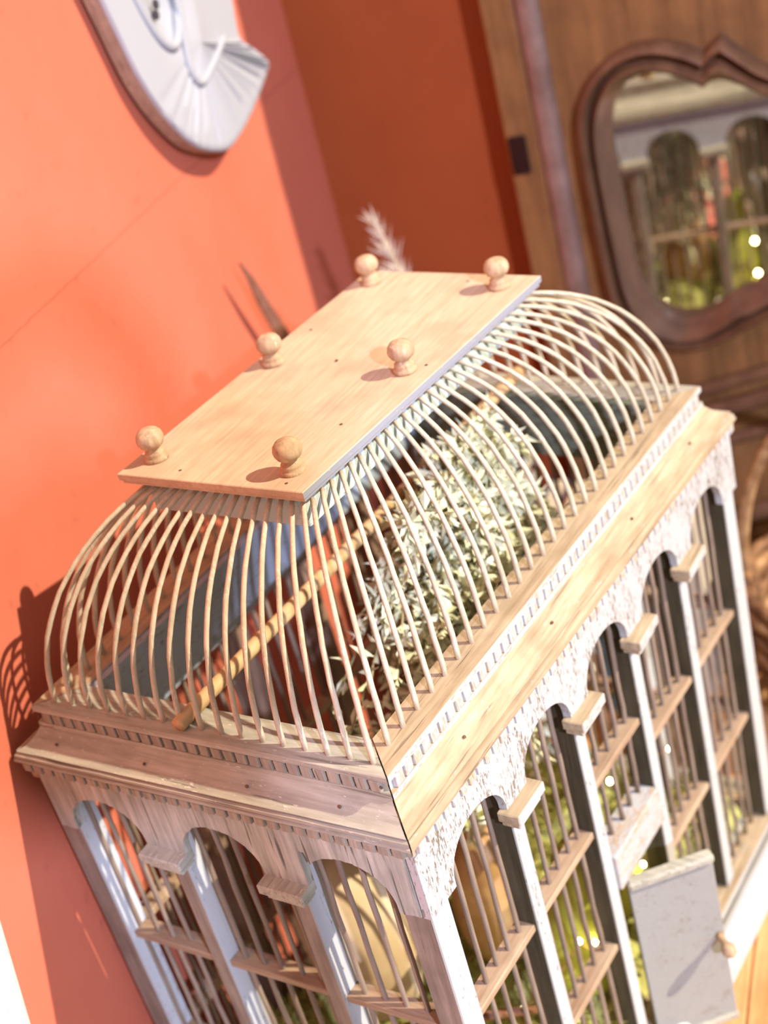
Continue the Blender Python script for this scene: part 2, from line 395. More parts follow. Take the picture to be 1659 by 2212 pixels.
def rail(side, c, half, z, th=.003, dp=.0075):
    mb = MB()
    if side[1] == 'x': sx = 1 if side[0] == '+' else -1; x = sx * (A - .0165); mb.box(x - dp, x + dp, c - half, c + half, z - th, z + th); m = M_rail
    else: sy = 1 if side[0] == '+' else -1; y = sy * (L - .0165); mb.box(c - half, c + half, y - dp, y + dp, z - th, z + th); m = M_railx
    return part('rail', mb, m, bev=.0006)
def bar_mesh(z0, z1):
    mb = MB(); k = 14; mb.tube([(random.uniform(-.0005, .0005), random.uniform(-.0005, .0005), z0 + (z1 - z0) * i / k) for i in range(k + 1)], .00195, 7, jit=.1); return mb
longbar = obj('bar', bar_mesh(ZB, .050), M_bar_low, cage, True, loc=Wp((A - .0165, cy5[0] - .031, 0)))
shortbar = obj('bar', bar_mesh(-.150, .050), M_bar_low, cage, True, loc=Wp((A - .0165, -.031, 0)))
used = False; used_s = False
def put(x, y, short=False):
    global used, used_s
    src = shortbar if short else longbar; flag = used_s if short else used
    p = Wp((x + random.uniform(-.0008, .0008), y + random.uniform(-.0008, .0008), 0)); rt = (random.uniform(-.004, .004), random.uniform(-.004, .004), random.uniform(0, 6))
    if not flag: place(src, p)
    else: dup(src, p, rt)
    if short: used_s = True
    else: used = True
for i, c in enumerate(cy5):
    hw = PY / 2 - .0068 if 0 < i < 4 else PY / 2 - .004
    for sx, side in ((1, '+x'), (-1, '-x')):
        door_bay = (sx == 1 and i == 2)
        if door_bay: rail(side, c, hw, -.083)
        else: rail(side, c, hw, -.115); rail(side, c, hw, -.232)
        for k in range(5): put(sx * (A - .0165), c + (k - 2) * .0155, door_bay)
for c in cx3:
    for sy, side in ((1, '+y'), (-1, '-y')):
        rail(side, c, PX / 2 - .0068, -.115); rail(side, c, PX / 2 - .0068, -.232)
        for k in range(5): put(c + (k - 2) * .0165, sy * (L - .0165))
mb = MB(); mb.box(A - .026, A - .0035, -PY / 2 + .0068, PY / 2 - .0068, -.184, -.150); part('door_header', mb, M_white_l, bev=.0008)

# door, open towards the viewer's right
hx, hy = .1570, -.0338; dv = Vector((.0491, .0474, 0)).normalized(); dn = Vector((dv.y, -dv.x, 0)); DW = .0683
def dloc(a, b, z): q = Vector((hx, hy, 0)) + dv * a + dn * b; return (q.x, q.y, z)
def dbox(a0, a1, b0, b1, z0, z1):
    mb = MB().box(a0, a1, b0, b1, z0, z1); mb.v = [dloc(*p) for p in mb.v]; return mb
door = part('door', dbox(0, DW, -.006, 0, -.362, -.182), M_door, bev=.0006, xf=None)
part('edge_bead', dbox(-.0004, DW + .0008, -.0075, .0035, -.1895, -.1812), M_tan_x, bev=.002, xf=None, parent=door)
part('edge_bead', dbox(-.0004, DW + .0008, -.0075, .0035, -.3665, -.3595), M_tan_x, bev=.002, xf=None, parent=door)
kb = MB().lathe([(0, 0), (.0034, 0), (.0030, .004), (.0028, .010), (.0048, .013), (.0060, .017), (.0052, .021), (.0030, .0235), (0, .024)], 16)
kb.v = [tuple(Vector(dloc(DW - .0045, 0, -.268)) + dn * p[2] + dv * p[0] + Vector((0, 0, p[1]))) for p in kb.v]
part('door_knob', kb, M_knob, True, xf=None, parent=door)

# roof bars
zb0, zt0 = .0990, .2225
def roofbar(B, T, th=1.28):
    mb = MB(); path = []; K = 16; jb = random.uniform(-.0006, .0006)
    for k in range(K + 1):
        a = th * k / K; hh = (1 - math.cos(a)) / (1 - math.cos(th)); vv = math.sin(a) / math.sin(th)
        path.append((B[0] + (T[0] - B[0]) * hh + random.uniform(-.00025, .00025), B[1] + (T[1] - B[1]) * hh + random.uniform(-.00025, .00025), B[2] - .002 + (T[2] - B[2] + .002) * vv + jb * math.sin(a)))
    mb.tube([Wp(p) for p in path], [.0019 - .0003 * k / K for k in range(K + 1)], 8, jit=.03)
    return mb
NL, NS = 28, 17
BXh, BYh, TXh, TYh = .1300, .2285, .0660, .1415
for sx in (-1, 1):
    for k in range(NL):
        u = -1 + 2 * k / (NL - 1)
        part('roof_bar', roofbar((sx * BXh, u * BYh, zb0), (sx * TXh * .99, u * TYh, zt0)), M_bar, True, xf=None)
for sy in (-1, 1):
    for k in range(1, NS - 1):
        u = -1 + 2 * k / (NS - 1)
        part('roof_bar', roofbar((u * BXh, sy * BYh, zb0), (u * TXh, sy * TYh * .99, zt0)), M_bar, True, xf=None)
for (x0, x1, y0, y1) in ((-.064, -.059, -.140, .140), (.059, .064, -.140, .140), (-.059, .059, -.140, -.135), (-.059, .059, .135, .140)):
    part('roof_rim', MB().box(x0, x1, y0, y1, .2015, .2265), M_rim, bev=.0006, xf=Wpl)
PW, PL = .0760, .1510
pp = [(PW - .004, .2262), (PW - .0018, .2268), (PW - .0016, .2292), (PW - .0003, .2297), (PW, .2340), (PW - .0006, .2345)]
mb = MB(); v = []
for (hxx, z) in pp:
    d = PW - hxx; v += [(-hxx, -PL + d, z), (hxx, -PL + d, z), (hxx, PL - d, z), (-hxx, PL - d, z)]
f = [(i * 4 + k, i * 4 + (k + 1) % 4, (i + 1) * 4 + (k + 1) % 4, (i + 1) * 4 + k) for i in range(len(pp) - 1) for k in range(4)] + [(3, 2, 1, 0), tuple((len(pp) - 1) * 4 + k for k in range(4))]
mb.add(v, f); roof = part('roof_board', mb, M_roof, xf=Wpl)
kprof = [(0, -.0005), (.0079, -.0005), (.0083, .001), (.0078, .0026), (.0066, .0032), (.0070, .0046), (.0066, .0060), (.0050, .0072), (.0046, .0084), (.0056, .0092),
         (.0078, .0110), (.0091, .0136), (.0093, .0156), (.0086, .0184), (.0068, .0208), (.0036, .0222), (0, .0226)]
kn = None
for sy in (-1, 0, 1):
    for sx in (1, -1):
        p = Wpl((sx * .0562 - .0028, sy * .1298 + .0005, .2347)); rt = (random.uniform(-.05, .05), random.uniform(-.05, .05), random.uniform(0, 6))
        if kn is None: kn = obj('roof_knob', MB().lathe(kprof, 28), M_knob, cage, True, loc=p, rot=rt)
        else: dup(kn, p, rt)
M_nail = plain('nail_rust', srgb(116, 88, 64), srgb(78, 58, 44), 300, .8)
nl = None
def nail(p, r=(0, 0, 0), sc=1.0):
    global nl
    if nl is None: nl = obj('nail', MB().lathe([(0, -.0006), (.0011, -.0006), (.0011, .0000), (.0006, .0002), (0, .0002)], 9), M_nail, cage, True, loc=p, rot=r)
    else: dup(nl, p, r)
for (x, y) in ((-.030, -.140), (.050, -.072), (-.010, .010), (.022, .138), (.064, .010), (.058, -.143), (-.062, .052)): nail(Wpl((x, y, .2346)), (0, 0, random.uniform(0, 6)))
for x in (-.125, -.045, .040, .110): nail(Wp((x, -L + .0072, .0758)), (.85, 0, 0))
for y in (-.17, -.05, .08, .19): nail(Wp((A - .0072, y, .0758)), (0, .85, 0))
for x in (-.141, .139): nail(Wp((x, -L + .0145, .091)), (math.pi / 2, 0, 0))
pr = MB(); pr.tube([(-.0136 + .0018 * k / 12 + random.uniform(-.0004, .0004), -.2335 + .467 * k / 12, .1046) for k in range(13)], .0052, 14)
part('perch', pr, M_perch, True)

# ------------------------------------------------------------------ what lies in the cage
M_moss = plain('moss', srgb(200, 198, 120), srgb(150, 146, 76), 60, .9, .3)
M_leaf = plain('sage_leaf', srgb(234, 232, 200), srgb(204, 204, 164), 90, .8)
def leafblade(mb, p, d, up, ln, w):
    d = d.normalized(); s = d.cross(up).normalized() if d.cross(up).length > 1e-3 else d.orthogonal().normalized(); nn = s.cross(d)
    a = p; b = p + d * ln * .5 + s * w + nn * w * .5; c = p + d * ln; e = p + d * ln * .5 - s * w + nn * w * .5; mmid = p + d * ln * .5
    mb.add([a, b, c, e, mmid], [(0, 1, 4), (1, 2, 4), (4, 2, 3), (0, 4, 3)])
def rv(): return Vector((random.gauss(0, 1), random.gauss(0, 1), random.gauss(0, 1))).normalized()
def moss_h(x, y): return -.318 + .018 * math.sin(x * 31 + 1) * math.cos(y * 23) + .012 * math.sin(y * 47 + x * 19) + .012 * math.cos(x * 60)
mb = MB(); GX, GY = 22, 34; v = []
for j in range(GY + 1):
    for i in range(GX + 1):
        x = -.134 + .268 * i / GX; y = -.226 + .452 * j / GY; edge = i in (0, GX) or j in (0, GY)
        v.append((x, y, -.354 if edge else moss_h(x, y)))
mb.add(v, [(j * (GX + 1) + i, j * (GX + 1) + i + 1, (j + 1) * (GX + 1) + i + 1, (j + 1) * (GX + 1) + i) for j in range(GY) for i in range(GX)])
mb.v = [Wp(p) for p in mb.v]
for _ in range(6500):
    x, y = random.uniform(-.128, .128), random.uniform(-.22, .22); d = rv(); d.z = abs(d.z) + .15
    leafblade(mb, Vector(Wp((x, y, moss_h(x, y) - .004))), d, rv(), random.uniform(.010, .026), random.uniform(.0010, .0026))
tag(obj('moss_bed', mb, M_moss, fix=False), 'yellow green dried moss spread over the floor of the birdcage', 'moss', kind='stuff')

# hanging dried foliage: stems with leaves
fo = thing('dried_foliage', 'bunch of pale sage green dried foliage hanging in the birdcage', 'foliage', (.03, .03, -.300))
st = MB(); lf = MB()
for k in range(185):
    root = Vector((.004 + random.uniform(-.01, .02), .04 + random.uniform(-.035, .035), .092 + random.uniform(-.02, .01)))
    ang = random.uniform(-2.2, 2.2); sp = random.uniform(.02, .085)
    tip = root + Vector((abs(math.cos(ang)) * sp + .01, math.sin(ang) * sp * 1.35, -random.uniform(.02, .24)))
    if k >= 120: root = Vector((-.02 + random.uniform(-.03, .03), .13 + random.uniform(-.05, .04), .03 + random.uniform(-.05, .02))); tip = root + Vector((random.uniform(-.07, .04), random.uniform(-.05, .06), -random.uniform(.03, .20)))
    if k < 62: tip = root + Vector((random.uniform(-.02, .05), -random.uniform(.05, .14), -random.uniform(.06, .20)))
    if k < 35: tip = root + Vector((random.uniform(.0, .07), random.uniform(-.08, .07), random.uniform(-.01, .06)))
    mid = (root + tip) / 2 + Vector((.025, math.sin(ang) * .025, .035)); path = []
    for i in range(9):
        t_ = i / 8; q = root * (1 - t_) ** 2 + mid * 2 * t_ * (1 - t_) + tip * t_ * t_
        lim = .110 if q.z < .1 else .110 - (q.z - .1) * .6
        q.x = max(-lim, min(lim, q.x)); q.y = max(-.2, min(.2, q.y)); path.append(q)
    st.tube(path, .0009, 5)
    for i in range(52):
        t_ = random.uniform(.15, 1); j = min(7, int(t_ * 8)); q = path[j].lerp(path[j + 1], t_ * 8 - j); d = (path[j + 1] - path[j]).normalized() * .5 + rv()
        leafblade(lf, q, d, rv(), random.uniform(.010, .022), random.uniform(.0020, .0042))
obj('stem', st, plain('dry_stem', srgb(150, 138, 98)), fo, True)
tag(obj('leaf_mass', lf, M_leaf, fo, fix=False), kind='stuff')

def gourd(name, label, cat, loc, prof, mat, tilt=(0, 0, 0), rib=None, stem=(.004, .014), group=None, n=28):
    t_ = thing(name, label, cat, loc, group); t_.rotation_euler = tilt
    o = obj('body', MB().lathe(prof, n, rib=rib), mat, t_, True, loc=loc); o.location = (0, 0, 0)
    zt = prof[-1][1]
    o = obj('stem', MB().tube([(0, 0, zt - .003), (.001, 0, zt + stem[1] * .5), (.004, .001, zt + stem[1])], [stem[0], stem[0] * .8, stem[0]], 8), plain('gourd_stem', srgb(140, 116, 80), sc=120), t_, True, loc=loc); o.location = (0, 0, 0)
    return t_
def M_skin(n, a, b, sc=12): return plain(n, a, b, sc, .55, .1, .3)
egg = lambda R, H, k=.5: [(R * math.sin(math.pi * i / 14) ** .8 * (1 + k * .25 * math.cos(math.pi * i / 14)), H * (1 - math.cos(math.pi * i / 14)) / 2) for i in range(15)]
gourd('gourd', 'large rounded beige gourd behind the front bars of the birdcage', 'gourd', (-.034, -.116, -.300), egg(.042, .180, .1), M_skin('beige_skin', srgb(204, 184, 150), srgb(184, 158, 120)), (.12, -.06, 0))
gourd('gourd', 'brown topped gourd behind the nearest arch of the right side', 'gourd', (.020, -.022, -.315), egg(.036, .155, .5), M_skin('brown_skin', srgb(206, 170, 112), srgb(150, 104, 66)), (.1, .1, 0))
pear = [(0, 0), (.02, .002), (.033, .014), (.037, .032), (.033, .052), (.023, .070), (.016, .088), (.014, .108), (.015, .122), (.010, .132), (0, .134)]
gourd('gourd', 'green bottle gourd standing behind the second arch of the right side', 'gourd', (.096, -.028, -.318), [(r * .98, z * 1.16) for r, z in pear], M_skin('green_skin', srgb(176, 178, 70), srgb(120, 122, 40)), (-.05, .08, 0))
gourd('gourd', 'small yellow green gourd lying in the moss behind the birdcage door', 'gourd', (.090, .062, -.318), egg(.026, .055, .3), M_skin('lime_skin', srgb(196, 190, 84), srgb(150, 146, 50)), (.3, .2, 0), (.12, 9))
for (a, b, c, r, lab) in (((.030, -.185, -.225), (.085, -.150, -.222), (.125, -.118, -.238), .0045, 'brown twig across the nearest bay of the right side'),
                          ((-.115, -.02, -.285), (-.06, .03, -.20), (-.09, .10, -.04), .0055, 'pale forked stick leaning inside the wall side of the birdcage')):
    mb = MB(); a, b, c = Vector(a), Vector(b), Vector(c)
    mb.tube([a * (1 - t_) ** 2 + b * 2 * t_ * (1 - t_) + c * t_ * t_ for t_ in [i / 10 for i in range(11)]], [r * (1.1 - .05 * i) for i in range(11)], 8, jit=.12)
    if r > .005:
        q = a.lerp(c, .5) + Vector((.015, -.01, .02)); mb.tube([q, q + Vector((.02, .02, .03)), q + Vector((.03, .035, .07))], [.0035, .003, .002], 7)
    tag(obj('twig', mb, plain('twig_bark', srgb(150, 108, 78), srgb(110, 74, 52), 80, .8, .3), smooth=True), lab, 'twig')
# fairy lights
M_glow, t_, p_ = nodes('warm_bulb'); p_.inputs['Base Color'].default_value = (1, .8, .35, 1); p_.inputs['Emission Color'].default_value = (1, .86, .42, 1); p_.inputs['Emission Strength'].default_value = 60
fs = thing('fairy_lights', 'string of warm yellow fairy lights lying on the moss', 'fairy lights', (.08, -.05, -.320))
bp = [(.118, -.172, -.262), (.128, -.150, -.252), (.124, -.165, -.288), (.095, -.120, -.250), (.120, -.060, -.230), (.124, -.045, -.246), (.120, -.080, -.262), (.110, .000, -.285),
      (.122, .030, -.230), (.118, .062, -.268), (.10, .10, -.275), (.05, .15, -.27), (.0, .19, -.255), (-.04, .17, -.262), (-.06, .205, -.27), (.06, .20, -.245), (.105, .17, -.235), (-.02, .10, -.27)]
wr = []
for i in range(len(bp) - 1):
    a, b = Vector(bp[i]), Vector(bp[i + 1])
    for k in range(5): q = a.lerp(b, k / 5); q.z -= .008 * math.sin(math.pi * k / 5); wr.append(q)
obj('wire', MB().tube(wr, .0005, 5), plain('copper_wire', srgb(150, 110, 70), metallic=.8, rough=.4), fs, True)
bulb = None
for p in bp:
    if bulb is None: bulb = obj('bulb', MB().lathe([(0, -.0022), (.0016, -.0016), (.0021, 0), (.0016, .0018), (0, .0026)], 10), M_glow, fs, True, loc=p)
    else: dup(bulb, p)

# ------------------------------------------------------------------ carved mirror panel by the back wall
FO = -.018                                    # face of the panel, measured from the wall corner along its normal
PO = COR + Nn * FO + E_ * .004
M_wal = wood('walnut', srgb(112, 78, 46), srgb(150, 106, 64), 'z', rough=.42, bump=.15, fine=.35, crack=.15)
M_wal_d = wood('walnut_dark', srgb(98, 68, 48), srgb(128, 92, 66), 'z', rough=.26, bump=.1, fine=.3, crack=.1)
arm = thing('mirror_door', 'carved brown wooden door with a curved mirror by the rust red wall', 'mirror', (PO.x, PO.y, -1.14), rz=ANG)
def aobj(name, mb, mat, parent=None, smooth=False):       # mb in panel coordinates: x along, y into the wall, z from the frieze line
    v = [(p[0], p[1], max(0, p[2] + 1.146)) for p in mb.v]; mb.v = v
    o = obj(name, mb, mat, parent or arm, smooth, loc=(0, 0, 0)); o.location = (0, 0, 0); return o
AX = .535
def sym(pts): return pts + [(2 * AX - x, z) for (x, z) in reversed(pts) if abs(x - AX) > 1e-6]
def dens(pts, n):
    P = [Vector((x, z, 0)) for x, z in pts] + [Vector((pts[0][0], pts[0][1], 0))]
    dl = [(P[i + 1] - P[i]).length for i in range(len(P) - 1)]; T_ = sum(dl); out = []
    for k in range(n):
        s = T_ * k / n; i = 0
        while s > dl[i] and i < len(dl) - 1: s -= dl[i]; i += 1
        q = P[i].lerp(P[i + 1], s / dl[i]); out.append((q.x, q.y))
    return out
def cr(pts, m=6):         # Catmull-Rom through the points
    out = []
    for i in range(len(pts) - 1):
        p0, p1, p2, p3 = (Vector(pts[max(i - 1, 0)] + (0,)), Vector(pts[i] + (0,)), Vector(pts[i + 1] + (0,)), Vector(pts[min(i + 2, len(pts) - 1)] + (0,)))
        for k in range(m):
            t = k / m; q = .5 * ((2 * p1) + (p2 - p0) * t + (2 * p0 - 5 * p1 + 4 * p2 - p3) * t * t + (3 * p1 - p0 - 3 * p2 + p3) * t ** 3); out.append((q.x, q.y))
    return out + [pts[-1]]
gl_a = cr([(AX, .012), (.48, .000), (.440, -.013), (.418, -.026), (.405, -.027)]) ; gl_b = cr([(.395, -.032), (.375, -.048), (.347, -.056), (.322, -.042), (.307, -.005), (.302, .05), (.300, .105), (.299, .15), (.302, .180), (.312, .203), (.331, .216), (.355, .2165), (.380, .205), (.395, .195)])
gl_c = cr([(.404, .2005), (.416, .200), (.430, .193), (.457, .177), (.49, .168), (AX, .165)])
ot_a = cr([(AX, -.022), (.48, -.034), (.440, -.046), (.413, -.058)]); ot_b = cr([(.400, -.066), (.364, -.076), (.325, -.070), (.295, -.052), (.277, -.025), (.271, .03), (.269, .10), (.2685, .15), (.270, .18), (.276, .206), (.291, .230), (.313, .247), (.340, .2555), (.364, .2545), (.389, .246), (.404, .237)])
ot_c = cr([(.414, .247), (.422, .251), (.431, .242), (.450, .223), (.468, .212), (.50, .204), (AX, .201)])
def res(pts, n):
    P = [Vector(p + (0,)) for p in pts]; dl = [(P[i + 1] - P[i]).length for i in range(len(P) - 1)]; T_ = sum(dl); out = []
    for k in range(n):
        s = T_ * k / (n - 1); i = 0
        while i < len(dl) - 1 and s > dl[i]: s -= dl[i]; i += 1
        q = P[i].lerp(P[i + 1], min(1, s / max(dl[i], 1e-9))); out.append((q.x, q.y))
    return out
inn = sym(res(gl_a, 14) + res(gl_b, 60) + res(gl_c, 16)); out_ = sym(res(ot_a, 14) + res(ot_b, 60) + res(ot_c, 16))
# frame moulding lofted from the outer to the inner outline
prof = [(0, .002), (0, -.008), (.08, -.014), (.20, -.016), (.28, -.013), (.34, -.006), (.40, -.003), (.46, -.006), (.52, -.012), (.60, -.014), (.68, -.010), (.78, .000), (.90, .010), (.97, .014), (1, .020), (1, .024)]
mb = MB(); n = len(inn); v = []
for (u, y) in prof: v += [(o_[0] + (i_[0] - o_[0]) * u, y * (1.45 if y < 0 else 1), o_[1] + (i_[1] - o_[1]) * u) for o_, i_ in zip(out_, inn)]
mb.add(v, [(j * n + k, j * n + (k + 1) % n, (j + 1) * n + (k + 1) % n, (j + 1) * n + k) for j in range(len(prof) - 1) for k in range(n)])
autosmooth(aobj('frame_moulding', mb, M_wal_d), 40)
# door board with the opening cut out: ring between the outer outline and a rectangle
RX0, RX1, RZ0, RZ1 = .246, 2 * AX - .246, -1.10, .95
def toward(p):
    c = Vector((AX, .09)); d = Vector(p) - c; s = min((RX1 - AX) / abs(d.x) if d.x else 9e9, ((RZ1 if d.y > 0 else RZ0) - .09) / d.y if d.y else 9e9)
    q = c + d * s; return (q.x, q.y)
rect = [toward(p) for p in out_]
mb = MB(); v = [(p[0], 0, p[1]) for p in rect] + [(p[0], 0, p[1]) for p in out_] + [(p[0], .024, p[1]) for p in rect] + [(p[0], .024, p[1]) for p in out_]
mb.add(v, [(k, (k + 1) % n, n + (k + 1) % n, n + k) for k in range(n)] + [(2 * n + k, 3 * n + k, 3 * n + (k + 1) % n, 2 * n + (k + 1) % n) for k in range(n)] +
       [(k, 2 * n + k, 2 * n + (k + 1) % n, (k + 1) % n) for k in range(n)])
aobj('door_board', mb, M_wal)
mb = MB(); mb.add([(p[0], .022, p[1]) for p in inn] + [(p[0], .0245, p[1]) for p in inn], [tuple(range(n)), tuple(range(n, 2 * n))] + [(k, (k + 1) % n, n + (k + 1) % n, n + k) for k in range(n)])
M_mir, t_, p_ = nodes('mirror_glass'); p_.inputs['Base Color'].default_value = (.88, .89, .87, 1); p_.inputs['Metallic'].default_value = 1; p_.inputs['Roughness'].default_value = .01
aobj('mirror_glass', mb, M_mir)
# stile on the left with a rounded bead, the same on the right, rails, lower panel moulding
for sx in (0, 1):
    f_ = (lambda x: x) if sx == 0 else (lambda x: 2 * AX - x)
    a, b = sorted((f_(.192), f_(.228)))
    bevel(aobj('stile', MB().box(a, b, -.004, .028, -1.14, .97), M_wal), .004, 2)
    mb = MB(); K = 10; m_ = f_(.2395); v = []
    for z in (-1.12, .95):
        for k in range(K + 1): q = math.pi * k / K; v.append((m_ + .0125 * math.cos(q), -.010 * math.sin(q) - .001, z))
    mb.add(v, [(k, k + 1, K + 2 + k, K + 1 + k) for k in range(K)] + [tuple(range(K + 1)), tuple(range(K + 1, 2 * K + 2)), (0, K, 2 * K + 1, K + 1)])
    autosmooth(aobj('stile_bead', mb, plain('bead_polish', srgb(150, 122, 110), srgb(120, 92, 80), 20, .28, 0, .6)), 60)
bevel(aobj('top_rail', MB().box(.192, 2 * AX - .192, -.006, .028, .97, 1.03), M_wal), .004, 2)
bevel(aobj('hinge', MB().box(.196, .214, -.009, -.003, .140, .180), plain('dark_iron', srgb(58, 36, 32), rough=.5, metallic=.6)), .001)
for (z0, w) in ((-.128, .0085), (-.158, .011), (-.198, .008), (-.30, .012)):
    mb = MB(); mb.tube([(x, -.003, z0 + .0 + .24 * ((AX - .37) - abs(x - AX)) - .9 * max(0, abs(x - AX) - .19) ** 1.5) for x in [.262 + (2 * AX - .524) * k / 60 for k in range(61)]], w, 10)
    aobj('carved_moulding', mb, M_wal_d, None, True)

# ------------------------------------------------------------------ white carved plaque on the left wall
def wl(y_, z_, d):                # point on the left wall: y on the wall line, height, distance from the wall
    q = Vector((-.235 - .242 * y_, y_, 0)) + E_ * d; return (q.x, q.y, z_)
pq = thing('wall_plaque', 'whitewashed carved wooden plaque with a fluted fan end on the wall', 'plaque', wl(.27, .30, -.005))
outl = cr([(.150, .66), (.155, .56), (.163, .495), (.1716, .4587), (.1802, .4264), (.190, .3917), (.2082, .3556), (.2334, .3239), (.2553, .3052), (.2835, .2910), (.3102, .2836), (.3413, .2864), (.3752, .2946), (.4087, .3061), (.433, .3160), (.439, .3195), (.438, .3255), (.4151, .344), (.3934, .36), (.3943, .3798), (.3984, .396), (.404, .46), (.402, .56), (.396, .66)], 5)
D0, D1 = -.013, .004
mb = MB(); n = len(outl); cen = (.30, .46)
rings = [(1.0, D0), (1.0, D1 - .003), (.985, D1)]
v = []
for (s, d) in rings: v += [wl(cen[0] + (y - cen[0]) * s, cen[1] + (z - cen[1]) * s, d) for y, z in outl]
# fluted front surface: polar grid towards the fan's centre
fc = (.300, .385); NR = 16
for r in range(1, NR + 1):
    s = .985 * (1 - r / NR)
    for i, (y, z) in enumerate(outl):
        yy, zz = fc[0] + (y - fc[0]) * s * 1.0, fc[1] + (z - fc[1]) * s
        fl_ = .0016 * math.cos(i * 2.4) * min(1, s * 1.6) if z < .36 else 0
        hol = -.011 * math.exp(-(((yy - .266) / .024) ** 2 + ((zz - .432) / .034) ** 2)) if r < NR else 0
        v.append(wl(yy, zz, D1 + .004 * (1 - s) + fl_ + hol + .003 * math.exp(-((yy - .30) / .02) ** 2 - ((zz - .40) / .03) ** 2)))
m = len(rings) + NR
mb.add(v, [(j * n + k, j * n + (k + 1) % n, (j + 1) * n + (k + 1) % n, (j + 1) * n + k) for j in range(m - 1) for k in range(n)] + [tuple(range(n - 1, -1, -1))])
M_plq = wood('whitewash', srgb(196, 168, 140), srgb(206, 184, 160), 'z', paint=srgb(168, 168, 172), amt=.95, bump=.3, crack=.1)
po = autosmooth(obj('plaque_board', mb, M_plq, pq), 50)
po.data.materials.append(wood('plaque_edge', srgb(142, 112, 92), srgb(176, 146, 122), 'z', bump=.3))
for q in range(n): po.data.polygons[q].material_index = 1
ridge = [(.287, .440), (.280, .405), (.275, .388), (.272, .370), (.279, .357), (.290, .354), (.306, .358), (.330, .366), (.352, .375)]
obj('raised_ridge', MB().tube([wl(y, z, D1 + .0030) for y, z in cr(ridge, 4)], .0036, 8), M_plq, pq, True)
obj('carved_ridge', MB().tube([wl(y, z, D1 + .0005) for y, z in cr([(.205, .52), (.215, .46), (.232, .418), (.250, .398), (.268, .396), (.282, .415), (.300, .45), (.320, .52)], 4)], .0045, 8), M_plq, pq, True)
for (y, z) in ((.244, .426), (.249, .4335)):
    o = obj('hole_shade_disc', MB().lathe([(0, 0), (.0042, 0), (.0042, .002), (0, .002)], 12), plain('hole_shade', srgb(70, 66, 70)), pq, loc=wl(y, z, D1 + .001))  # dark disc in place of a hole, its shade put into the colour
    o.rotation_euler = (0, math.pi / 2, ANG)
obj('hanger_block', MB().add([wl(y, z, d) for d in (-.022, D0 + .001) for (y, z) in ((.27, .45), (.35, .45), (.35, .52), (.27, .52))], [(0, 1, 2, 3), (4, 5, 6, 7), (0, 1, 5, 4), (1, 2, 6, 5), (2, 3, 7, 6), (3, 0, 4, 7)]), M_plq, pq)

# ------------------------------------------------------------------ dried leaf, pampas plume, books, basket, white shutter
mb = MB(); pts = [Vector(p) for p in ((-.330, .420, -.389), (-.322, .365, -.06), (-.3115, .312, .090), (-.3040, .288, .140), (-.2995, .2745, .172), (-.2985, .266, .190))]
path = [Vector(p) for p in pts]; wd = [.004, .005, .0075, .0060, .0032, .0008]
for i, p in enumerate(path):
    for s in (-1, 1): mb.v.append(tuple(p + Vector((.10, .35, .1)).normalized() * wd[i] * s)); mb.v.append(tuple(p + Vector((.10, .35, .1)).normalized() * wd[i] * s * .9 + Vector((.002, -.0008, 0))))
for i in range(len(path) - 1):
    a, b = i * 4, i * 4 + 4; mb.f += [(a, a + 2, b + 2, b), (a + 1, b + 1, b + 3, a + 3), (a, b, b + 1, a + 1), (a + 2, a + 3, b + 3, b + 2)]
mb.f += [(0, 1, 3, 2), (20, 22, 23, 21)]
tag(obj('dried_leaf', mb, plain('dry_leaf', srgb(150, 104, 84), srgb(120, 78, 60), 50, .8)), 'thin brown dried leaf standing between the birdcage and orange wall', 'leaf')
pl = thing('pampas_stem', 'wispy white dried grass plume rising behind the roof board', 'dried grass', (-.240, .505, -.389))
pa = [Vector(p) for p in ((-.240, .505, -.389), (-.216, .470, -.13), (-.197, .395, .01), (-.181, .353, .12), (-.186, .350, .165), (-.195, .349, .192))]
obj('stalk', MB().tube(pa, [.0022, .002, .0017, .0014, .001, .0005], 6), plain('stalk_straw', srgb(206, 186, 150)), pl, True)
mb = MB()
for k in range(170):
    t_ = random.random(); q = pa[3].lerp(pa[5], t_) + rv() * .004 * (1.2 - t_); d = Vector((-.25, -.1, 1)) * .8 + rv() * .55
    leafblade(mb, q, d, rv(), random.uniform(.012, .030) * (1.15 - .4 * t_), .0005)
tag(obj('plume', mb, plain('plume_white', srgb(232, 224, 210), srgb(206, 194, 178), 40, .9), pl, fix=False), kind='stuff')

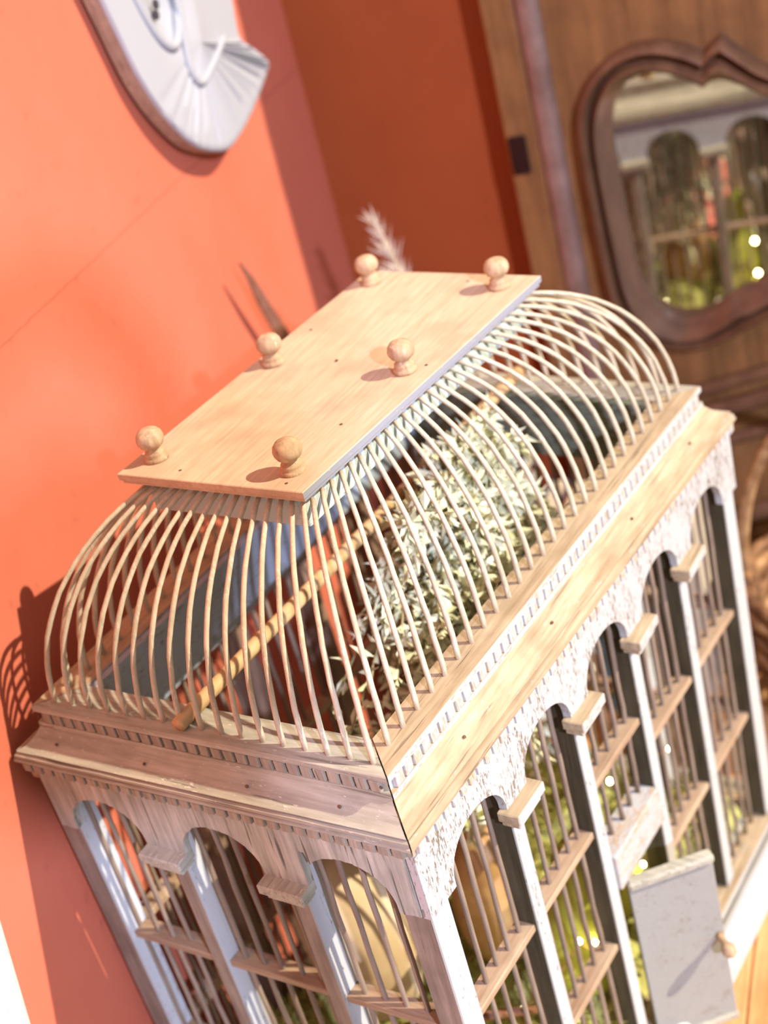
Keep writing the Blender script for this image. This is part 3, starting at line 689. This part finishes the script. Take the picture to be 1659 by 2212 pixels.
bc = [('dark blue', (40, 50, 92)), ('rust red', (150, 56, 36)), ('pale grey', (186, 188, 194)), ('black', (34, 32, 34)), ('sky blue', (120, 158, 190)), ('brown', (112, 70, 46)), ('white', (214, 210, 206)),
      ('deep red', (112, 30, 26)), ('navy', (34, 40, 74)), ('tan', (176, 128, 88)), ('teal', (70, 108, 116)), ('charcoal', (52, 48, 50)), ('orange', (196, 88, 44)), ('grey blue', (122, 134, 158)), ('maroon', (86, 32, 34)), ('cream', (214, 200, 172))]
x = .0
M_page = plain('page_edges', srgb(216, 206, 186), sc=200)
bx = -.305
for i, (nm, c) in enumerate(bc):
    w = random.uniform(.014, .024); h = random.uniform(.20, .245); dpt = .115
    pos = COR + E_ * (bx + .36 + w / 2 + .0) + Nn * .155; bx += w + .0012
    b_ = thing('book', 'upright %s book in the row behind the birdcage' % nm, 'book', (pos.x, pos.y, -.39), 'books behind the birdcage', rz=ANG)
    cv = MB(); cv.box(-w / 2, -w / 2 + .002, -dpt / 2, dpt / 2, 0, h); cv.box(w / 2 - .002, w / 2, -dpt / 2, dpt / 2, 0, h); cv.box(-w / 2, w / 2, -dpt / 2 - .002, -dpt / 2, 0, h)
    o = obj('cover', cv, plain('cover_' + nm.replace(' ', '_'), srgb(*c), sc=30, rough=.5), b_, loc=(0, 0, 0)); o.location = (0, 0, 0)
    o = obj('pages', MB().box(-w / 2 + .002, w / 2 - .002, -dpt / 2, dpt / 2 - .004, .003, h - .003), M_page, b_, loc=(0, 0, 0)); o.location = (0, 0, 0)

M_reed = plain('reed', srgb(150, 108, 70), srgb(98, 66, 42), 60, .7, .2); M_reed_l = plain('reed_light', srgb(190, 148, 100), srgb(140, 100, 62), 60, .7, .2)
bk = thing('wicker_basket', 'brown wicker basket with a bent handle behind the birdcage', 'basket', (.190, .455, -.39))
for k in range(13):
    z = -.382 + k * .0125; r = .085 + .022 * math.sin(k / 12 * 1.5)
    obj('reed_ring', MB().tube([(.190 + (r + .003 * math.sin(a * 9 + k * math.pi)) * math.cos(a), .455 + (r + .003 * math.sin(a * 9 + k * math.pi)) * math.sin(a), z) for a in [2 * math.pi * i / 72 for i in range(73)]], .0066, 7, cap=False), M_reed_l if k % 4 == 3 else M_reed, bk, True)
for k in range(18):
    a = 2 * math.pi * k / 18
    obj('stake', MB().tube([(.190 + r_ * math.cos(a), .455 + r_ * math.sin(a), z) for r_, z in ((.083, -.388), (.096, -.31), (.105, -.225))], .003, 6), M_reed, bk, True)
obj('basket_base', MB().lathe([(0, -.388), (.086, -.388), (.086, -.380), (0, -.380)], 28, (.190, .455, 0)), M_reed, bk)
obj('handle', MB().tube([(.190 + .105 * math.cos(a), .455 + .02 * math.cos(a), -.235 + .20 * math.sin(a)) for a in [math.pi * i / 24 for i in range(25)]], .0062, 9), M_reed_l, bk, True)

def wl2(y_, z_, d):
    q = Vector((-.247 - .28 * y_, y_, 0)) + E_ * d; return (q.x, q.y, z_)
sh = thing('shutter', 'white crackled wooden shutter panel leaning on the wall at lower left', 'shutter', (-.10, -.47, -1.14))
M_shw = wood('shutter_white', srgb(168, 156, 136), srgb(190, 178, 160), 'z', paint=srgb(200, 197, 190), amt=.9, bump=.4, crack=.35)
def shbox(y0, y1, z0, z1, d0, d1):
    mb = MB().box(y0, y1, z0, z1, d0, d1); mb.v = [wl2(-.352 + p[0] + .22 * (max(p[1], -.12) - .05), p[1] - .022, p[2] + .006) for p in mb.v]; return mb
bevel(obj('top_cap', shbox(-.30, .002, -.060, .050, .004, .028), M_shw, sh), .009, 3)
bevel(obj('stile', shbox(-.045, 0, -1.117, -.0615, .006, .026), M_shw, sh), .004, 2)
bevel(obj('stile', shbox(-.30, -.255, -1.117, -.0615, .006, .026), M_shw, sh), .004, 2)
bevel(obj('bottom_rail', shbox(-.2545, -.0455, -1.117, -1.03, .006, .026), M_shw, sh), .003, 2)
for k in range(24): bevel(obj('slat', shbox(-.2545, -.0455, -1.027 + k * .0402, -.990 + k * .0402, .010, .022), M_shw, sh), .002)

# ------------------------------------------------------------------ unseen blocker behind the camera, added to shade part of the window light
LP = al.location
def half(y, z): return Vector((-.247 - .28 * y, y, z + Z0)).lerp(LP, .5)
WC = Vector((-.219, -.10, .14 + Z0)); ws = WC.lerp(LP, .5)
wr_ = thing('light_blocker', 'unseen light blocker on a pole, added behind the viewer to shade the wall', 'stand', (ws.x, ws.y, -1.14))
cz_ = ws.z - Z0
M_st = plain('stand_wood', srgb(110, 76, 50)); M_str = plain('blocker_straw', srgb(150, 130, 90), bump=.4)
ra = [2 * math.pi * i / 40 for i in range(41)]
def hl(y, z): q = half(y, z); return Vector((q.x, q.y, q.z - Z0))
obj('blocker_ring', MB().tube([hl(-.10 + .182 * math.cos(a), .14 + .178 * math.sin(a)) for a in ra], .0175, 10, cap=False), M_str, wr_, True)
obj('blocker_disc', MB().tube([hl(-.20, .06), hl(-.13, .075), hl(-.06, .09), hl(.0, .10)], [.035, .055, .055, .03], 16), M_str, wr_, True)
obj('blocker_strip', MB().tube([hl(.250, .235), hl(.262, .10), hl(-.02, .0)], [.003, .006, .006], 8), M_st, wr_, True)
obj('pole', MB().tube([(ws.x, ws.y, -1.12), (ws.x, ws.y, cz_ - .05)], .012, 10), M_st, wr_, True)
obj('foot', MB().lathe([(0, -1.14), (.15, -1.14), (.15, -1.125), (.03, -1.11), (0, -1.11)], 24, (ws.x, ws.y, 0)), M_st, wr_)
